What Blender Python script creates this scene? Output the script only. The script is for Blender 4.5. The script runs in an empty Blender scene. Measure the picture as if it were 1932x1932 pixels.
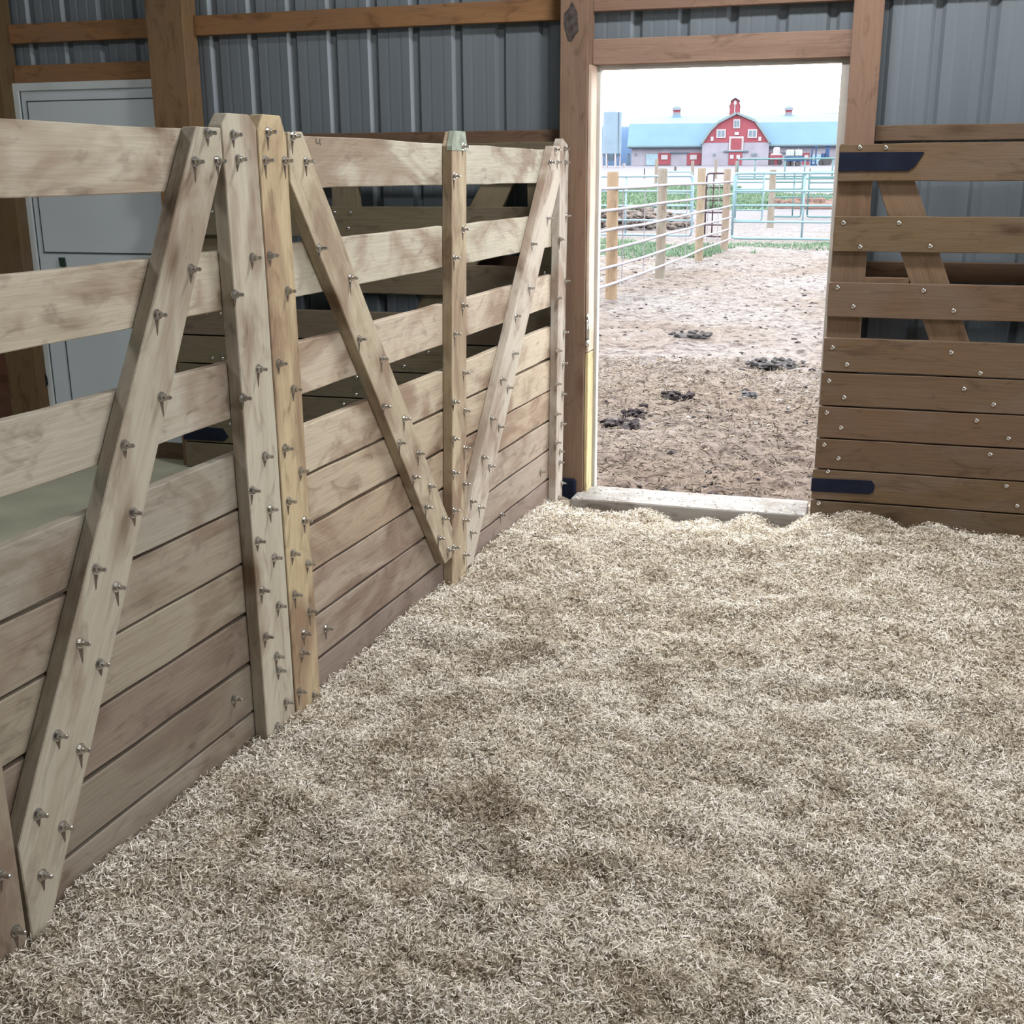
import bpy, bmesh, math, random
import numpy as np
from mathutils import Vector, Matrix
random.seed(7); rng = np.random.default_rng(11)
SC = bpy.context.scene; COL = SC.collection

# ------------------------------------------------------------------ camera
F = 2200.0; YAW, PITCH, ROLL = -0.33925778, 0.28231509, -0.00550785
cy, sy, cp, sp = math.cos(YAW), math.sin(YAW), math.cos(PITCH), math.sin(PITCH)
fwd = Vector((sy*cp, cy*cp, -sp)); rt = Vector((cy, -sy, 0)); up = rt.cross(fwd)
RT = rt*math.cos(ROLL) + up*math.sin(ROLL); UP = -rt*math.sin(ROLL) + up*math.cos(ROLL)
EYE = Vector((0, 0, 1.6))
cam = bpy.data.objects.new('camera', bpy.data.cameras.new('camera')); COL.objects.link(cam)
cam.matrix_world = Matrix.Translation(EYE) @ Matrix((RT, UP, -fwd)).transposed().to_4x4()
cam.data.sensor_width = 36; cam.data.lens = F/1932*36; cam.data.clip_end = 3000; cam.data.clip_start = .05
SC.camera = cam
def ray(px, py): return (RT*(px-966) + UP*(966-py) + fwd*F).normalized()
def onp(px, py, n, d):
    n = Vector(n); r = ray(px, py); return EYE + r*((d - n.dot(EYE))/n.dot(r))
def at(px, py, Y): return onp(px, py, (0, 1, 0), Y)          # point on the upright plane at depth Y
def gz(x, y):                                                # height of the ground outside
    d = math.hypot(x, y)
    return -.08 if d < 45 else -.08 + (d-45)/118*2.68
def hit(px, py):                                             # where a line of sight meets the ground outside
    r = ray(px, py); t = 5
    while t < 170:
        p = EYE + r*t
        if p.z <= gz(p.x, p.y): return p
        t += .1
    return EYE + r*170

# ------------------------------------------------------------------ helpers
def link(name, me, mat=None, parent=None):
    o = bpy.data.objects.new(name, me); COL.objects.link(o)
    if mat is not None: me.materials.append(mat)
    if parent is not None: o.parent = parent
    return o
def tag(o, label=None, cat=None, group=None, kind=None):
    if label: o['label'] = label
    if cat: o['category'] = cat
    if group: o['group'] = group
    if kind: o['kind'] = kind
    return o
def empty(name, loc=(0,0,0), rz=0):
    o = bpy.data.objects.new(name, None); COL.objects.link(o); o.location = loc; o.rotation_euler = (0,0,rz)
    o.empty_display_size = .1; return o
def box(bm, x0, x1, y0, y1, z0, z1):
    vs = [bm.verts.new(p) for p in ((x0,y0,z0),(x1,y0,z0),(x1,y1,z0),(x0,y1,z0),(x0,y0,z1),(x1,y0,z1),(x1,y1,z1),(x0,y1,z1))]
    for f in ((0,3,2,1),(4,5,6,7),(0,1,5,4),(1,2,6,5),(2,3,7,6),(3,0,4,7)): bm.faces.new([vs[i] for i in f])
    return vs
def tube(bm, pts, r, n=8, r1=None):
    pts = [Vector(p) for p in pts]; rings = []
    for i, p in enumerate(pts):
        a = pts[max(i-1,0)]; b = pts[min(i+1,len(pts)-1)]; d = (b-a).normalized()
        s = d.cross(Vector((0,0,1)) if abs(d.z) < .9 else Vector((1,0,0))).normalized(); t = s.cross(d)
        rr = r if r1 is None else r + (r1-r)*i/max(1,len(pts)-1)
        rings.append([bm.verts.new(p + (s*math.cos(2*math.pi*k/n)+t*math.sin(2*math.pi*k/n))*rr) for k in range(n)])
    for A, B in zip(rings, rings[1:]):
        for k in range(n): bm.faces.new((A[k], A[(k+1)%n], B[(k+1)%n], B[k]))
    bm.faces.new(rings[0][::-1]); bm.faces.new(rings[-1])
def prism(bm, poly, y0, y1):                                  # poly in x,z
    a = [bm.verts.new((p[0], y0, p[1])) for p in poly]; b = [bm.verts.new((p[0], y1, p[1])) for p in poly]
    bm.faces.new(a); bm.faces.new(b[::-1])
    for i in range(len(a)): bm.faces.new((a[i], b[i], b[(i+1)%len(a)], a[(i+1)%len(a)]))
def fin(name, bm, mat, parent=None, smooth=False, bev=0):
    bmesh.ops.recalc_face_normals(bm, faces=bm.faces)
    if bev: bmesh.ops.bevel(bm, geom=[e for e in bm.edges if e.calc_face_angle(0) > .5], offset=bev, segments=1, affect='EDGES')
    me = bpy.data.meshes.new(name); bm.to_mesh(me); bm.free()
    if smooth:
        for p in me.polygons: p.use_smooth = True
    return link(name, me, mat, parent)
def bx(name, dims, mat, parent=None, bev=0):
    bm = bmesh.new(); box(bm, *dims); return fin(name, bm, mat, parent, bev=bev)
def mesh_np(name, V, Q, mat, parent=None, rnd=None, smooth=False):  # quads from arrays
    me = bpy.data.meshes.new(name); V = np.asarray(V, np.float32); Q = np.asarray(Q, np.int32)
    me.vertices.add(len(V)); me.vertices.foreach_set('co', V.ravel())
    me.loops.add(Q.size); me.loops.foreach_set('vertex_index', Q.ravel())
    me.polygons.add(len(Q)); me.polygons.foreach_set('loop_start', np.arange(len(Q), dtype=np.int32)*Q.shape[1])
    me.polygons.foreach_set('use_smooth', np.full(len(Q), smooth))
    me.update(calc_edges=True)
    if rnd is not None:
        at_ = me.attributes.new('rnd', 'FLOAT', 'FACE'); at_.data.foreach_set('value', np.asarray(rnd, np.float32))
    return link(name, me, mat, parent)
def vnoise(x, y, s, seed=0):                                  # smooth value noise
    r = np.random.default_rng(seed).random((128,128)); x = x/s+500; y = y/s+500
    xi = np.floor(x).astype(int); yi = np.floor(y).astype(int); fx = x-xi; fy = y-yi
    fx = fx*fx*(3-2*fx); fy = fy*fy*(3-2*fy); g = lambda a, b: r[a % 128, b % 128]
    return (g(xi,yi)*(1-fx)+g(xi+1,yi)*fx)*(1-fy) + (g(xi,yi+1)*(1-fx)+g(xi+1,yi+1)*fx)*fy - .5

# ------------------------------------------------------------------ materials
def newmat(name):
    m = bpy.data.materials.new(name); m.use_nodes = True; nt = m.node_tree
    return m, nt, nt.nodes['Principled BSDF']
def N(nt, t, **k):
    n = nt.nodes.new(t)
    for a, b in k.items():
        if a in n.inputs.keys(): n.inputs[a].default_value = b
        else: setattr(n, a, b)
    return n
def ramp(nt, stops, interp='LINEAR'):
    r = nt.nodes.new('ShaderNodeValToRGB'); e = r.color_ramp.elements; r.color_ramp.interpolation = interp
    e[0].position, e[0].color = stops[0][0], (*stops[0][1], 1); e[1].position, e[1].color = stops[-1][0], (*stops[-1][1], 1)
    for p, c in stops[1:-1]: q = e.new(p); q.color = (*c, 1)
    return r
def mix(nt, a, b, fac, mode='MIX'):
    m = nt.nodes.new('ShaderNodeMix'); m.data_type = 'RGBA'; m.blend_type = mode
    for s, v in ((0, fac), (6, a), (7, b)):
        if hasattr(v, 'links'): nt.links.new(v, m.inputs[s])
        else: m.inputs[s].default_value = v if s == 0 else (*v, 1)
    return m.outputs[2]
def plain(name, c, rough=.6, metal=0, var=.12, scale=3, bump=0):
    m, nt, b = newmat(name); b.inputs['Roughness'].default_value = rough; b.inputs['Metallic'].default_value = metal
    tc = N(nt, 'ShaderNodeTexCoord'); no = N(nt, 'ShaderNodeTexNoise', Scale=scale, Detail=4)
    nt.links.new(tc.outputs['Object'], no.inputs['Vector'])
    lo = tuple(v*(1-var) for v in c); hi = tuple(min(1, v*(1+var)) for v in c)
    r = ramp(nt, [(.3, lo), (.7, hi)]); nt.links.new(no.outputs['Fac'], r.inputs['Fac']); nt.links.new(r.outputs['Color'], b.inputs['Base Color'])
    if bump:
        n2 = N(nt, 'ShaderNodeTexNoise', Scale=scale*12, Detail=3); nt.links.new(tc.outputs['Object'], n2.inputs['Vector'])
        bp = N(nt, 'ShaderNodeBump', Strength=bump, Distance=.01); nt.links.new(n2.outputs['Fac'], bp.inputs['Height']); nt.links.new(bp.outputs['Normal'], b.inputs['Normal'])
    return m
def wood(name, tint=True, base=(1,1,1), stain=(.42,.27,.19), stain_amt=.75, knot=.75, rough=.75):
    """plank wood: grain along object X; the base tone comes from each board's own colour"""
    m, nt, b = newmat(name); L = nt.links.new
    b.inputs['Roughness'].default_value = rough; b.inputs['Specular IOR Level'].default_value = .25
    tc = N(nt, 'ShaderNodeTexCoord'); oi = N(nt, 'ShaderNodeObjectInfo')
    off = N(nt, 'ShaderNodeVectorMath', operation='SCALE'); off.inputs[0].default_value = (37, 53, 71); L(oi.outputs['Random'], off.inputs['Scale'])
    ad = N(nt, 'ShaderNodeVectorMath', operation='ADD'); L(tc.outputs['Object'], ad.inputs[0]); L(off.outputs[0], ad.inputs[1])
    def nz(sc, scale, detail=4, dist=0., rgh=.55):
        mp = N(nt, 'ShaderNodeMapping'); mp.inputs['Scale'].default_value = sc; L(ad.outputs[0], mp.inputs['Vector'])
        n = N(nt, 'ShaderNodeTexNoise', Scale=scale, Detail=detail, Distortion=dist, Roughness=rgh); L(mp.outputs[0], n.inputs['Vector']); return n.outputs['Fac'], mp
    g1, _ = nz((.9, 9, 9), 1.0, 5, 1.2); g2, _ = nz((6, 120, 120), 1.0, 3, .4); g3, _ = nz((1.4, 2.2, 3.2), 1.6, 4, .8); g4, _ = nz((3, 8, 8), 1.7, 5, 1.5)
    c = oi.outputs['Color'] if tint else None
    if tint: c = mix(nt, oi.outputs['Color'], base, 1.0, 'MULTIPLY')
    else:
        rgb = N(nt, 'ShaderNodeRGB'); rgb.outputs[0].default_value = (*base, 1); c = rgb.outputs[0]
    r1 = ramp(nt, [(.3, (.86,.83,.80)), (.5, (1,1,1)), (.72, (1.0,.99,.97))]); L(g1, r1.inputs['Fac'])
    c = mix(nt, c, r1.outputs['Color'], 1.0, 'MULTIPLY')
    r2 = ramp(nt, [(.3, (.86,.84,.82)), (.55, (1,1,1))]); L(g2, r2.inputs['Fac']); c = mix(nt, c, r2.outputs['Color'], .8, 'MULTIPLY')
    # blotchy stain
    rs = ramp(nt, [(.47, (0,0,0)), (.63, (1,1,1))]); L(g3, rs.inputs['Fac'])
    ms = N(nt, 'ShaderNodeMath', operation='MULTIPLY'); ms.inputs[1].default_value = stain_amt; L(rs.outputs['Color'], ms.inputs[0])
    c2 = mix(nt, c, stain, 1.0, 'MULTIPLY'); c2 = mix(nt, c2, (.75,.68,.62), .10)
    c = mix(nt, c, c2, ms.outputs[0])
    # grey weather / wet dirt streaks
    rd = ramp(nt, [(.56, (0,0,0)), (.70, (1,1,1))]); L(g4, rd.inputs['Fac'])
    md = N(nt, 'ShaderNodeMath', operation='MULTIPLY'); md.inputs[1].default_value = .62; L(rd.outputs['Color'], md.inputs[0])
    c = mix(nt, c, mix(nt, c, (.50,.46,.43), 1.0, 'MULTIPLY'), md.outputs[0])
    # knots
    mp = N(nt, 'ShaderNodeMapping'); mp.inputs['Scale'].default_value = (1.7, .2, 4.5); L(ad.outputs[0], mp.inputs['Vector'])
    vo = N(nt, 'ShaderNodeTexVoronoi', Scale=1.0); L(mp.outputs[0], vo.inputs['Vector'])
    rk = ramp(nt, [(.05, (knot,)*3), (.12, (.3*knot,)*3), (.22, (0,0,0))]); L(vo.outputs['Distance'], rk.inputs['Fac'])
    c = mix(nt, c, mix(nt, c, (.32,.20,.13), 1.0, 'MULTIPLY'), rk.outputs['Color'])
    L(c, b.inputs['Base Color'])
    bp = N(nt, 'ShaderNodeBump', Strength=.35, Distance=.004); sm = N(nt, 'ShaderNodeMath', operation='ADD'); L(g1, sm.inputs[0]); L(g2, sm.inputs[1])
    L(sm.outputs[0], bp.inputs['Height']); L(bp.outputs['Normal'], b.inputs['Normal'])
    return m
WOOD = wood('sawn_wood', base=(.87,.875,.85), stain=(.40,.27,.19), stain_amt=.85, knot=.85); WOOD_DARK = wood('dark_stained_wood', stain=(.6,.5,.42), stain_amt=.6, rough=.6)
FRAME = wood('framing_lumber', base=(.58,.56,.55), stain=(.6,.45,.35), stain_amt=.5, knot=.5)
ZINC = plain('galvanized_steel', (.50,.49,.47), .25, .95, .2, 40)
ZINC_OLD = plain('rusty_steel', (.36,.31,.26), .5, .6, .3, 40)
BLACK = plain('black_painted_steel', (.012,.015,.028), .95, .0, .3, 6)
BLACK.node_tree.nodes['Principled BSDF'].inputs['Specular IOR Level'].default_value = .08
WHITE_DOOR = plain('white_door_paint', (.52,.58,.64), .5, 0, .07, 1.2)
DOOR_LINE = plain('dark_seam', (.05,.06,.07), .8)
STRAP_BLUE = plain('dirty_floor', (.33,.335,.26), .9, 0, .3, 1.5, .4)

# ------------------------------------------------------------------ planks in a gate's own frame (x along, y away from the viewer, z up)
def plank(name, poly, y0, y1, grain, mat, parent, color=(1,1,1), jit=.002, bev=.0025):
    """poly: outline in x,z ; grain: angle of the wood grain in that plane"""
    c = Vector((sum(p[0] for p in poly)/len(poly), sum(p[1] for p in poly)/len(poly)))
    ca, sa = math.cos(grain), math.sin(grain); pts = []
    n = len(poly)
    for i in range(n):
        a = Vector(poly[i]); b = Vector(poly[(i+1)%n]); L = (b-a).length; k = max(1, int(L/.16)); d = (b-a)/L; nrm = Vector((-d.y, d.x))
        for j in range(k):
            p = a + (b-a)*(j/k)
            if j: p += nrm*random.uniform(-jit, jit)
            q = p - c; pts.append((q.x*ca+q.y*sa, -q.x*sa+q.y*ca))
    bm = bmesh.new(); ym = (y0+y1)/2; prism(bm, pts, y0-ym, y1-ym)
    o = fin(name, bm, mat, parent, bev=bev)
    o.location = (c.x, ym, c.y); o.rotation_euler = (0, -grain, 0); o.color = (*color, 1)
    return o
def rect(x0, x1, z0, z1): return [(x0,z0),(x1,z0),(x1,z1),(x0,z1)]
H90 = math.pi/2
def vary(c, a=.05):
    k = 1+random.uniform(-a, a); return tuple(min(1, max(0, v*k*(1+random.uniform(-a/3, a/3)))) for v in c)

# hex nut, washer and thread end of a carriage bolt, pointing to -y
RUST_SHADE = plain('rust_and_shadow', (.085,.060,.042), .9, 0, .3, 60)
def bolt_mesh(ph=.3, ln=.03):
    bm = bmesh.new()
    def cyl(r, y0, y1, n, ph=0, r1=None):
        r1 = r if r1 is None else r1
        a = [bm.verts.new((r*math.cos(ph+2*math.pi*k/n), y0, r*math.sin(ph+2*math.pi*k/n))) for k in range(n)]
        b = [bm.verts.new((r1*math.cos(ph+2*math.pi*k/n), y1, r1*math.sin(ph+2*math.pi*k/n))) for k in range(n)]
        bm.faces.new(a); bm.faces.new(b[::-1])
        for k in range(n): bm.faces.new((a[k], b[k], b[(k+1)%n], a[(k+1)%n]))
    cyl(.0135, .001, -.0025, 16); cyl(.0095, -.0025, -.0115, 6, ph); cyl(.0052, -.0115, -.026, 10); cyl(.0052, -.026, -.028, 10, 0, .004)
    bmesh.ops.recalc_face_normals(bm, faces=bm.faces); nf = len(bm.faces)                                     # rust and dirt run below the washer, with the bolt's shadow painted in
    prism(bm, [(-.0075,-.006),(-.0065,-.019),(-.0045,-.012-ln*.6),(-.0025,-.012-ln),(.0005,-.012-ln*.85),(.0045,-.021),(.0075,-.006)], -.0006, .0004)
    me = bpy.data.meshes.new('bolt'); bm.to_mesh(me); bm.free(); me.materials.append(ZINC); me.materials.append(RUST_SHADE)
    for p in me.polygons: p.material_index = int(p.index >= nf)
    return me
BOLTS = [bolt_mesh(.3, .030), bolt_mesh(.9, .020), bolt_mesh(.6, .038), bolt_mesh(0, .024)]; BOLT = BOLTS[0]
def head_mesh():
    bm = bmesh.new(); bmesh.ops.create_uvsphere(bm, u_segments=12, v_segments=8, radius=.0105)
    for v in bm.verts: v.co.y *= .45
    me = bpy.data.meshes.new('bolt_head'); bm.to_mesh(me); bm.free(); me.materials.append(ZINC)
    for p in me.polygons: p.use_smooth = True
    return me
HEAD = head_mesh()
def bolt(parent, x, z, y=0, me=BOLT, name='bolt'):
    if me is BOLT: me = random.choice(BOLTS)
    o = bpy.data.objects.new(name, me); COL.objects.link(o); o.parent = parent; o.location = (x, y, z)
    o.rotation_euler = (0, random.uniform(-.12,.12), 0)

ZB = [(1.56,1.71),(1.257,1.41),(.966,1.12),(.716,.865),(.556,.705),(.402,.546),(.252,.392),(.100,.242),(-.055,.090)]
XF = -1.712                                                   # front face of the posts of the long gates
def gate_frame(name, label, x0):
    return tag(empty(name, (XF, x0, 0), H90), label, 'gate', 'board gates forming the left side of the pen')

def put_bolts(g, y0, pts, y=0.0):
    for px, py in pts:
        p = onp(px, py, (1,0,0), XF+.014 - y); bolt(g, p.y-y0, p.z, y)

c1 = lambda a, b: (a/3.019, 180+b/3.019)
c2 = lambda a, b: (a/3.019, 800+b/3.019)
c3 = lambda a, b: (a/3.22, 1300+b/3.22)
c4 = lambda a, b: (540+a/3.331, 200+b/3.331)
c5 = lambda a, b: (560+a/3.331, 700+b/3.331)

def long_gate(name, label, y0, y1, boards, posts, braces, tones):
    """board gate: nine boards, posts and slanting braces bolted to the near face"""
    g = gate_frame(name, label, y0); P = lambda poly: [(a-y0, b) for a, b in poly]
    for i, ((z0, z1), c) in enumerate(zip(ZB, tones)):
        dz = random.uniform(-.003,.003)
        plank('board', P([(y0+.012,z0+dz),(y1-.045,z0-dz),(y1-.045,z1-dz*.5),(y0+.012,z1+dz*.5)]), .041, .073, 0, WOOD, g, c, jit=.0022)
    for poly, c in posts:
        cx = [p for p in poly]; plank('post', P(poly), 0, .0405, H90, WOOD, g, c)
    for poly, ang, c in braces: plank('brace', P(poly), 0, .0405, ang, WOOD, g, c)
    return g

PALE = (.57,.525,.45); YEL = (.53,.43,.285); TAN = (.55,.47,.37); BRN = (.42,.34,.275); GRY = (.52,.475,.42); MAU = (.40,.325,.285)
# --- near gate
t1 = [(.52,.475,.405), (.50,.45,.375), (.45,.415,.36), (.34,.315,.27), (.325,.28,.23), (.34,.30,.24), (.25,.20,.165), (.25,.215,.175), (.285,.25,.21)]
def postpoly(y0, y1, ztop, zbot=-.10, ch=.03, lean=0):
    return [(y0-lean, zbot), (y1-lean, zbot), (y1, ztop-ch), (y1-ch, ztop), (y0+ch, ztop), (y0, ztop-ch)]
g1 = long_gate('board_gate', 'nearest pale board gate on the left, its top edge running off the picture', .35, 2.84, None,
    [(postpoly(2.672, 2.836, 1.752, lean=-.014), (.50,.46,.39)), (postpoly(1.545, 1.692, 1.752), (.33,.28,.225)), (postpoly(.36, .51, 1.752), PALE)],
    [([(2.56,1.715),(2.668,1.715),(2.668,1.64),(1.705,-.10),(1.700,.235)], 1.05, (.45,.415,.35)),
     ([(.512,1.60),(.512,1.715),(.64,1.715),(1.54,.26),(1.54,.02)], -1.03, PALE)], t1)
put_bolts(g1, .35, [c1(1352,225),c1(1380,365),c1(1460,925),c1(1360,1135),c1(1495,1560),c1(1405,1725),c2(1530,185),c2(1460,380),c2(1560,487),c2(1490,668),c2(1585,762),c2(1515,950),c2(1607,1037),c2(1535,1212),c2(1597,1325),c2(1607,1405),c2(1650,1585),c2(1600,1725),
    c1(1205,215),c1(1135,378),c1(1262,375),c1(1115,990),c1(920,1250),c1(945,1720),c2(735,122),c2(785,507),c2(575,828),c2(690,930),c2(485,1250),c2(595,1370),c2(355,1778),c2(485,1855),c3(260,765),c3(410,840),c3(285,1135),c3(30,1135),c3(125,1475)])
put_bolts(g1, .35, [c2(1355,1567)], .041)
# --- far gate
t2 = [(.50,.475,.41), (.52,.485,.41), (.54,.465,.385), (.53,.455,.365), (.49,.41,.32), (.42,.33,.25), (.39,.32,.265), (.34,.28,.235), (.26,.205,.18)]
g2 = long_gate('board_gate', 'further board gate on the left, its end post next to the open doorway', 2.848, 5.72, None,
    [([(2.858,-.10),(3.008,-.10),(2.992,1.70),(2.965,1.756),(2.872,1.756),(2.842,1.715)], YEL),
     ([(4.118,-.10),(4.272,-.10),(4.352,1.70),(4.335,1.752),(4.234,1.752),(4.206,1.70)], (.50,.415,.30)),
     ([(5.522,-.10),(5.637,-.10),(5.715,1.69),(5.695,1.735),(5.615,1.762),(5.576,1.72)], (.50,.455,.42))],
    [([(3.0,1.715),(3.083,1.718),(3.14,1.63),(4.145,.225),(4.119,.118),(4.051,.112),(3.0,1.58)], -.955, (.50,.435,.335)),
     ([(5.465,1.725),(5.572,1.725),(5.570,1.565),(4.36,.03),(4.28,.02),(4.285,.25)], .88, (.53,.475,.42))], t2)
bl = [c1(1550,208),c1(1535,370),c1(1645,372),c1(1560,912),c1(1660,1115),c1(1610,1528),c1(1692,1675),c2(1645,140),c2(1735,268),c2(1665,442),c2(1755,552),c2(1690,740),c2(1775,797),c2(1700,972),c2(1785,1067),c2(1752,1195),c2(1743,1305),c2(1725,1525),c2(1810,1545),
    c1(1690,232),c1(1765,375),c1(1840,870),c4(425,1080),c4(480,1465),c4(620,1588),c4(635,1890),c5(695,300),c5(665,452),c5(783,518),c5(755,668),c5(855,725),c5(832,857),c5(940,928),c5(910,1052),c5(970,1125),
    c4(1130,255),c4(1075,440),c4(1130,775),c4(1075,955),c4(1130,1255),c4(1080,1432),c4(1135,1678),c4(1070,1860),c4(1140,1915),c5(1003,195),c5(1003,427),c5(1072,485),c5(1003,640),c5(1070,712),c5(1003,878),c5(1068,938),c5(1003,1108),c5(1070,1155),
    c4(1708,275),c4(1675,355),c4(1720,355),c4(1660,705),c4(1563,868),c4(1545,1145),c4(1460,1320),c4(1445,1555),c4(1370,1718),c4(1410,1770),c5(1240,300),c5(1288,350),c5(1185,545),c5(1228,597),c5(1115,820),c5(1165,857),c5(1115,1015),
    c4(1765,270),c4(1770,355),c4(1775,690),c4(1735,838),c4(1770,1100),c4(1722,1207),c4(1760,1422),c4(1720,1538),c4(1755,1617),c4(1715,1747),c4(1750,1810),c5(1645,270),c5(1678,333),c5(1645,450),c5(1668,505),c5(1665,575),c5(1678,705),c5(1660,800)]
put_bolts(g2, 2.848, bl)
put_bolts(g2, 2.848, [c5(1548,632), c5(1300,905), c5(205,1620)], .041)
GREENTIP = plain('green_grey_paint', (.26,.30,.25), .8, 0, .3, 30)
bm = bmesh.new(); prism(bm, [(4.200-2.848,1.685),(4.355-2.848,1.685),(4.356-2.848,1.70),(4.337-2.848,1.755),(4.232-2.848,1.755),(4.202-2.848,1.70)], -.0015, .02)
tag(fin('painted_tip', bm, GREENTIP, g2), 'post top daubed with green-grey paint')
# pencil scribble on the top board of the far gate
bm = bmesh.new(); pp = [onp(x, y, (1,0,0), XF-.041) for x, y in ((596,260),(596,268),(599,271),(602,268),(603,262),(603,270),(605,273))]
tube(bm, [(p.y-2.848, .0405, p.z) for p in pp], .0016, 5); tag(fin('pencil_mark', bm, plain('pencil', (.16,.15,.13), .9), g2), 'small dark handwritten mark')

# ------------------------------------------------------------------ frame of the end wall
WA = 0.04501859; WN = Vector((-math.sin(WA), math.cos(WA), 0))
def wall_empty(name, d, x=0, z=0): # local x along the wall, local y away from the viewer
    e = empty(name, WN*d + Vector((math.cos(WA), math.sin(WA), 0))*x + Vector((0,0,z)), WA); return e
def wobj(o, d):
    o.location = WN*d + Matrix.Rotation(WA, 3, 'Z') @ Vector(o.location); r = o.rotation_euler.copy(); o.rotation_mode = 'QUATERNION'
    o.rotation_quaternion = Matrix.Rotation(WA, 3, 'Z').to_quaternion() @ r.to_quaternion(); return o
def wplank(name, x0, x1, z0, z1, d0, d1, vert, color, mat=FRAME, kind='structure', bev=.003):
    o = plank(name, rect(x0,x1,z0,z1), d0, d1, H90 if vert else 0, mat, None, color, jit=.001, bev=bev); wobj(o, 0); 
    if kind: o['kind'] = kind
    return o

# --- right and rear-left gates leaning on the end wall (board side towards the viewer)
def wall_gate(label, d, x0, x1, dz, stiles, braces, straps, bolts, tone, dims=None, jx=0):
    g = tag(wall_empty('plank_gate', d), label, 'gate', 'dark gates against the end wall')
    for i, (z0, z1) in enumerate(ZB):
        z0 += dz; z1 += dz
        if i == 0: z1 += .008
        o = (i*.0045 if jx else 0); sg = random.uniform(-.002,.002)
        plank('board', rect(x0-o*.6+sg, x1, z0, z1+(.003 if i > 2 else 0)), 0, .035, 0, WOOD_DARK, g, vary(tone, .13), jit=.0015)
    for (a, b) in stiles: plank('stile', rect(a, b, -.06+dz, 1.712+dz), .0355, .075, H90, WOOD_DARK, g, vary(tuple(v*1.25 for v in tone)))
    for poly, ang in braces: plank('brace', [(a, b+dz) for a, b in poly], .0355, .075, ang, WOOD_DARK, g, tuple(v*1.35 for v in tone))
    for poly in straps:
        bm = bmesh.new(); prism(bm, poly, -.006, -.0003); tag(fin('strap_hinge', bm, BLACK, g, bev=.001), 'flat black steel strap')
    for x, z in bolts: bolt(g, x, z, -.001, HEAD, 'bolt_head')
    return g
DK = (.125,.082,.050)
rb = [(-0.085,1.703),(0.024,1.701),(-0.106,1.642),(-0.131,1.382),(0.105,1.383),(-0.052,1.278),(0.244,1.284),(-0.137,1.097),(0.233,1.092),(-0.062,1.014),(0.367,1.006),(-0.140,0.825),(0.374,0.821),(-0.070,0.749),(0.505,0.733),(-0.145,0.670),(0.444,0.660),(-0.072,0.596),(0.574,0.595),(-0.145,0.520),(0.510,0.518),(-0.076,0.453),(0.652,0.444),(-0.146,0.367),(0.583,0.366),(-0.077,0.305),(-0.120,0.239),(0.666,0.223),(-0.135,0.173),(-0.152,0.079),(0.721,0.133),(-0.067,0.015)]
g3 = wall_gate('dark plank gate folded open against the wall right of the doorway', 5.555, -.169, 1.75, 0,
    [(-.172,-.02),(.70,.85),(1.6,1.75)],
    [([(-.01,1.58),(.15,1.58),(.69,.30),(.69,.02),(.62,.02)], -1.17), ([(1.60,1.60),(1.60,1.4),(.86,.12),(.86,.36),(1.5,1.60)], 1.05)],
    [[(-.168,1.603),(.125,1.603),(.150,1.62),(.185,1.681),(-.168,1.683)], [(-.192,.138),(.075,.143),(.092,.155),(.096,.19),(.080,.209),(-.192,.202)]], rb, DK, jx=1)
o = plank('rail', rect(-.02,.17,1.095,1.142), .036, .075, 0, WOOD_DARK, g3, tuple(v*1.3 for v in DK))
rb2 = []
for x in (-3.50, -3.42, -2.70, -2.62, -1.64, -1.56):
    for i, (z0, z1) in enumerate(ZB):
        rb2.append((x+random.uniform(-.01,.01), (z0+.03 if (i+int(x*50)) % 2 else z1-.03)+.03))
for px, py in ((657,431), (593,735), (672,745), (762,692), (808,665), (648,763)):
    p = onp(px, py, WN, 5.755); rb2.append((p.x*math.cos(WA)+p.y*math.sin(WA), p.z))
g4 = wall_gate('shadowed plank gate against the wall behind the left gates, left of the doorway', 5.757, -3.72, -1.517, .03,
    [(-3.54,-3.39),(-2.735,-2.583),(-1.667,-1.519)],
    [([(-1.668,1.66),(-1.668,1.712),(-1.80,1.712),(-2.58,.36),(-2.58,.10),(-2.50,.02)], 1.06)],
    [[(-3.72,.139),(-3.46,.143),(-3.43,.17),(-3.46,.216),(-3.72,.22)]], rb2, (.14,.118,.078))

# ------------------------------------------------------------------ end wall: ribbed metal, posts, girts
METAL, nt, b = newmat('ribbed_metal'); L = nt.links.new
b.inputs['Metallic'].default_value = .15; b.inputs['Roughness'].default_value = .38
tc = N(nt, 'ShaderNodeTexCoord'); mp = N(nt, 'ShaderNodeMapping'); mp.inputs['Scale'].default_value = (6, 6, .5); L(tc.outputs['Object'], mp.inputs['Vector'])
no = N(nt, 'ShaderNodeTexNoise', Scale=1.2, Detail=5); L(mp.outputs[0], no.inputs['Vector'])
r = ramp(nt, [(.3, (.135,.163,.190)), (.7, (.165,.197,.228))]); L(no.outputs['Fac'], r.inputs['Fac']); L(r.outputs['Color'], b.inputs['Base Color'])
bp = N(nt, 'ShaderNodeBump', Strength=.15, Distance=.01); L(no.outputs['Fac'], bp.inputs['Height']); L(bp.outputs['Normal'], b.inputs['Normal'])
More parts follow.
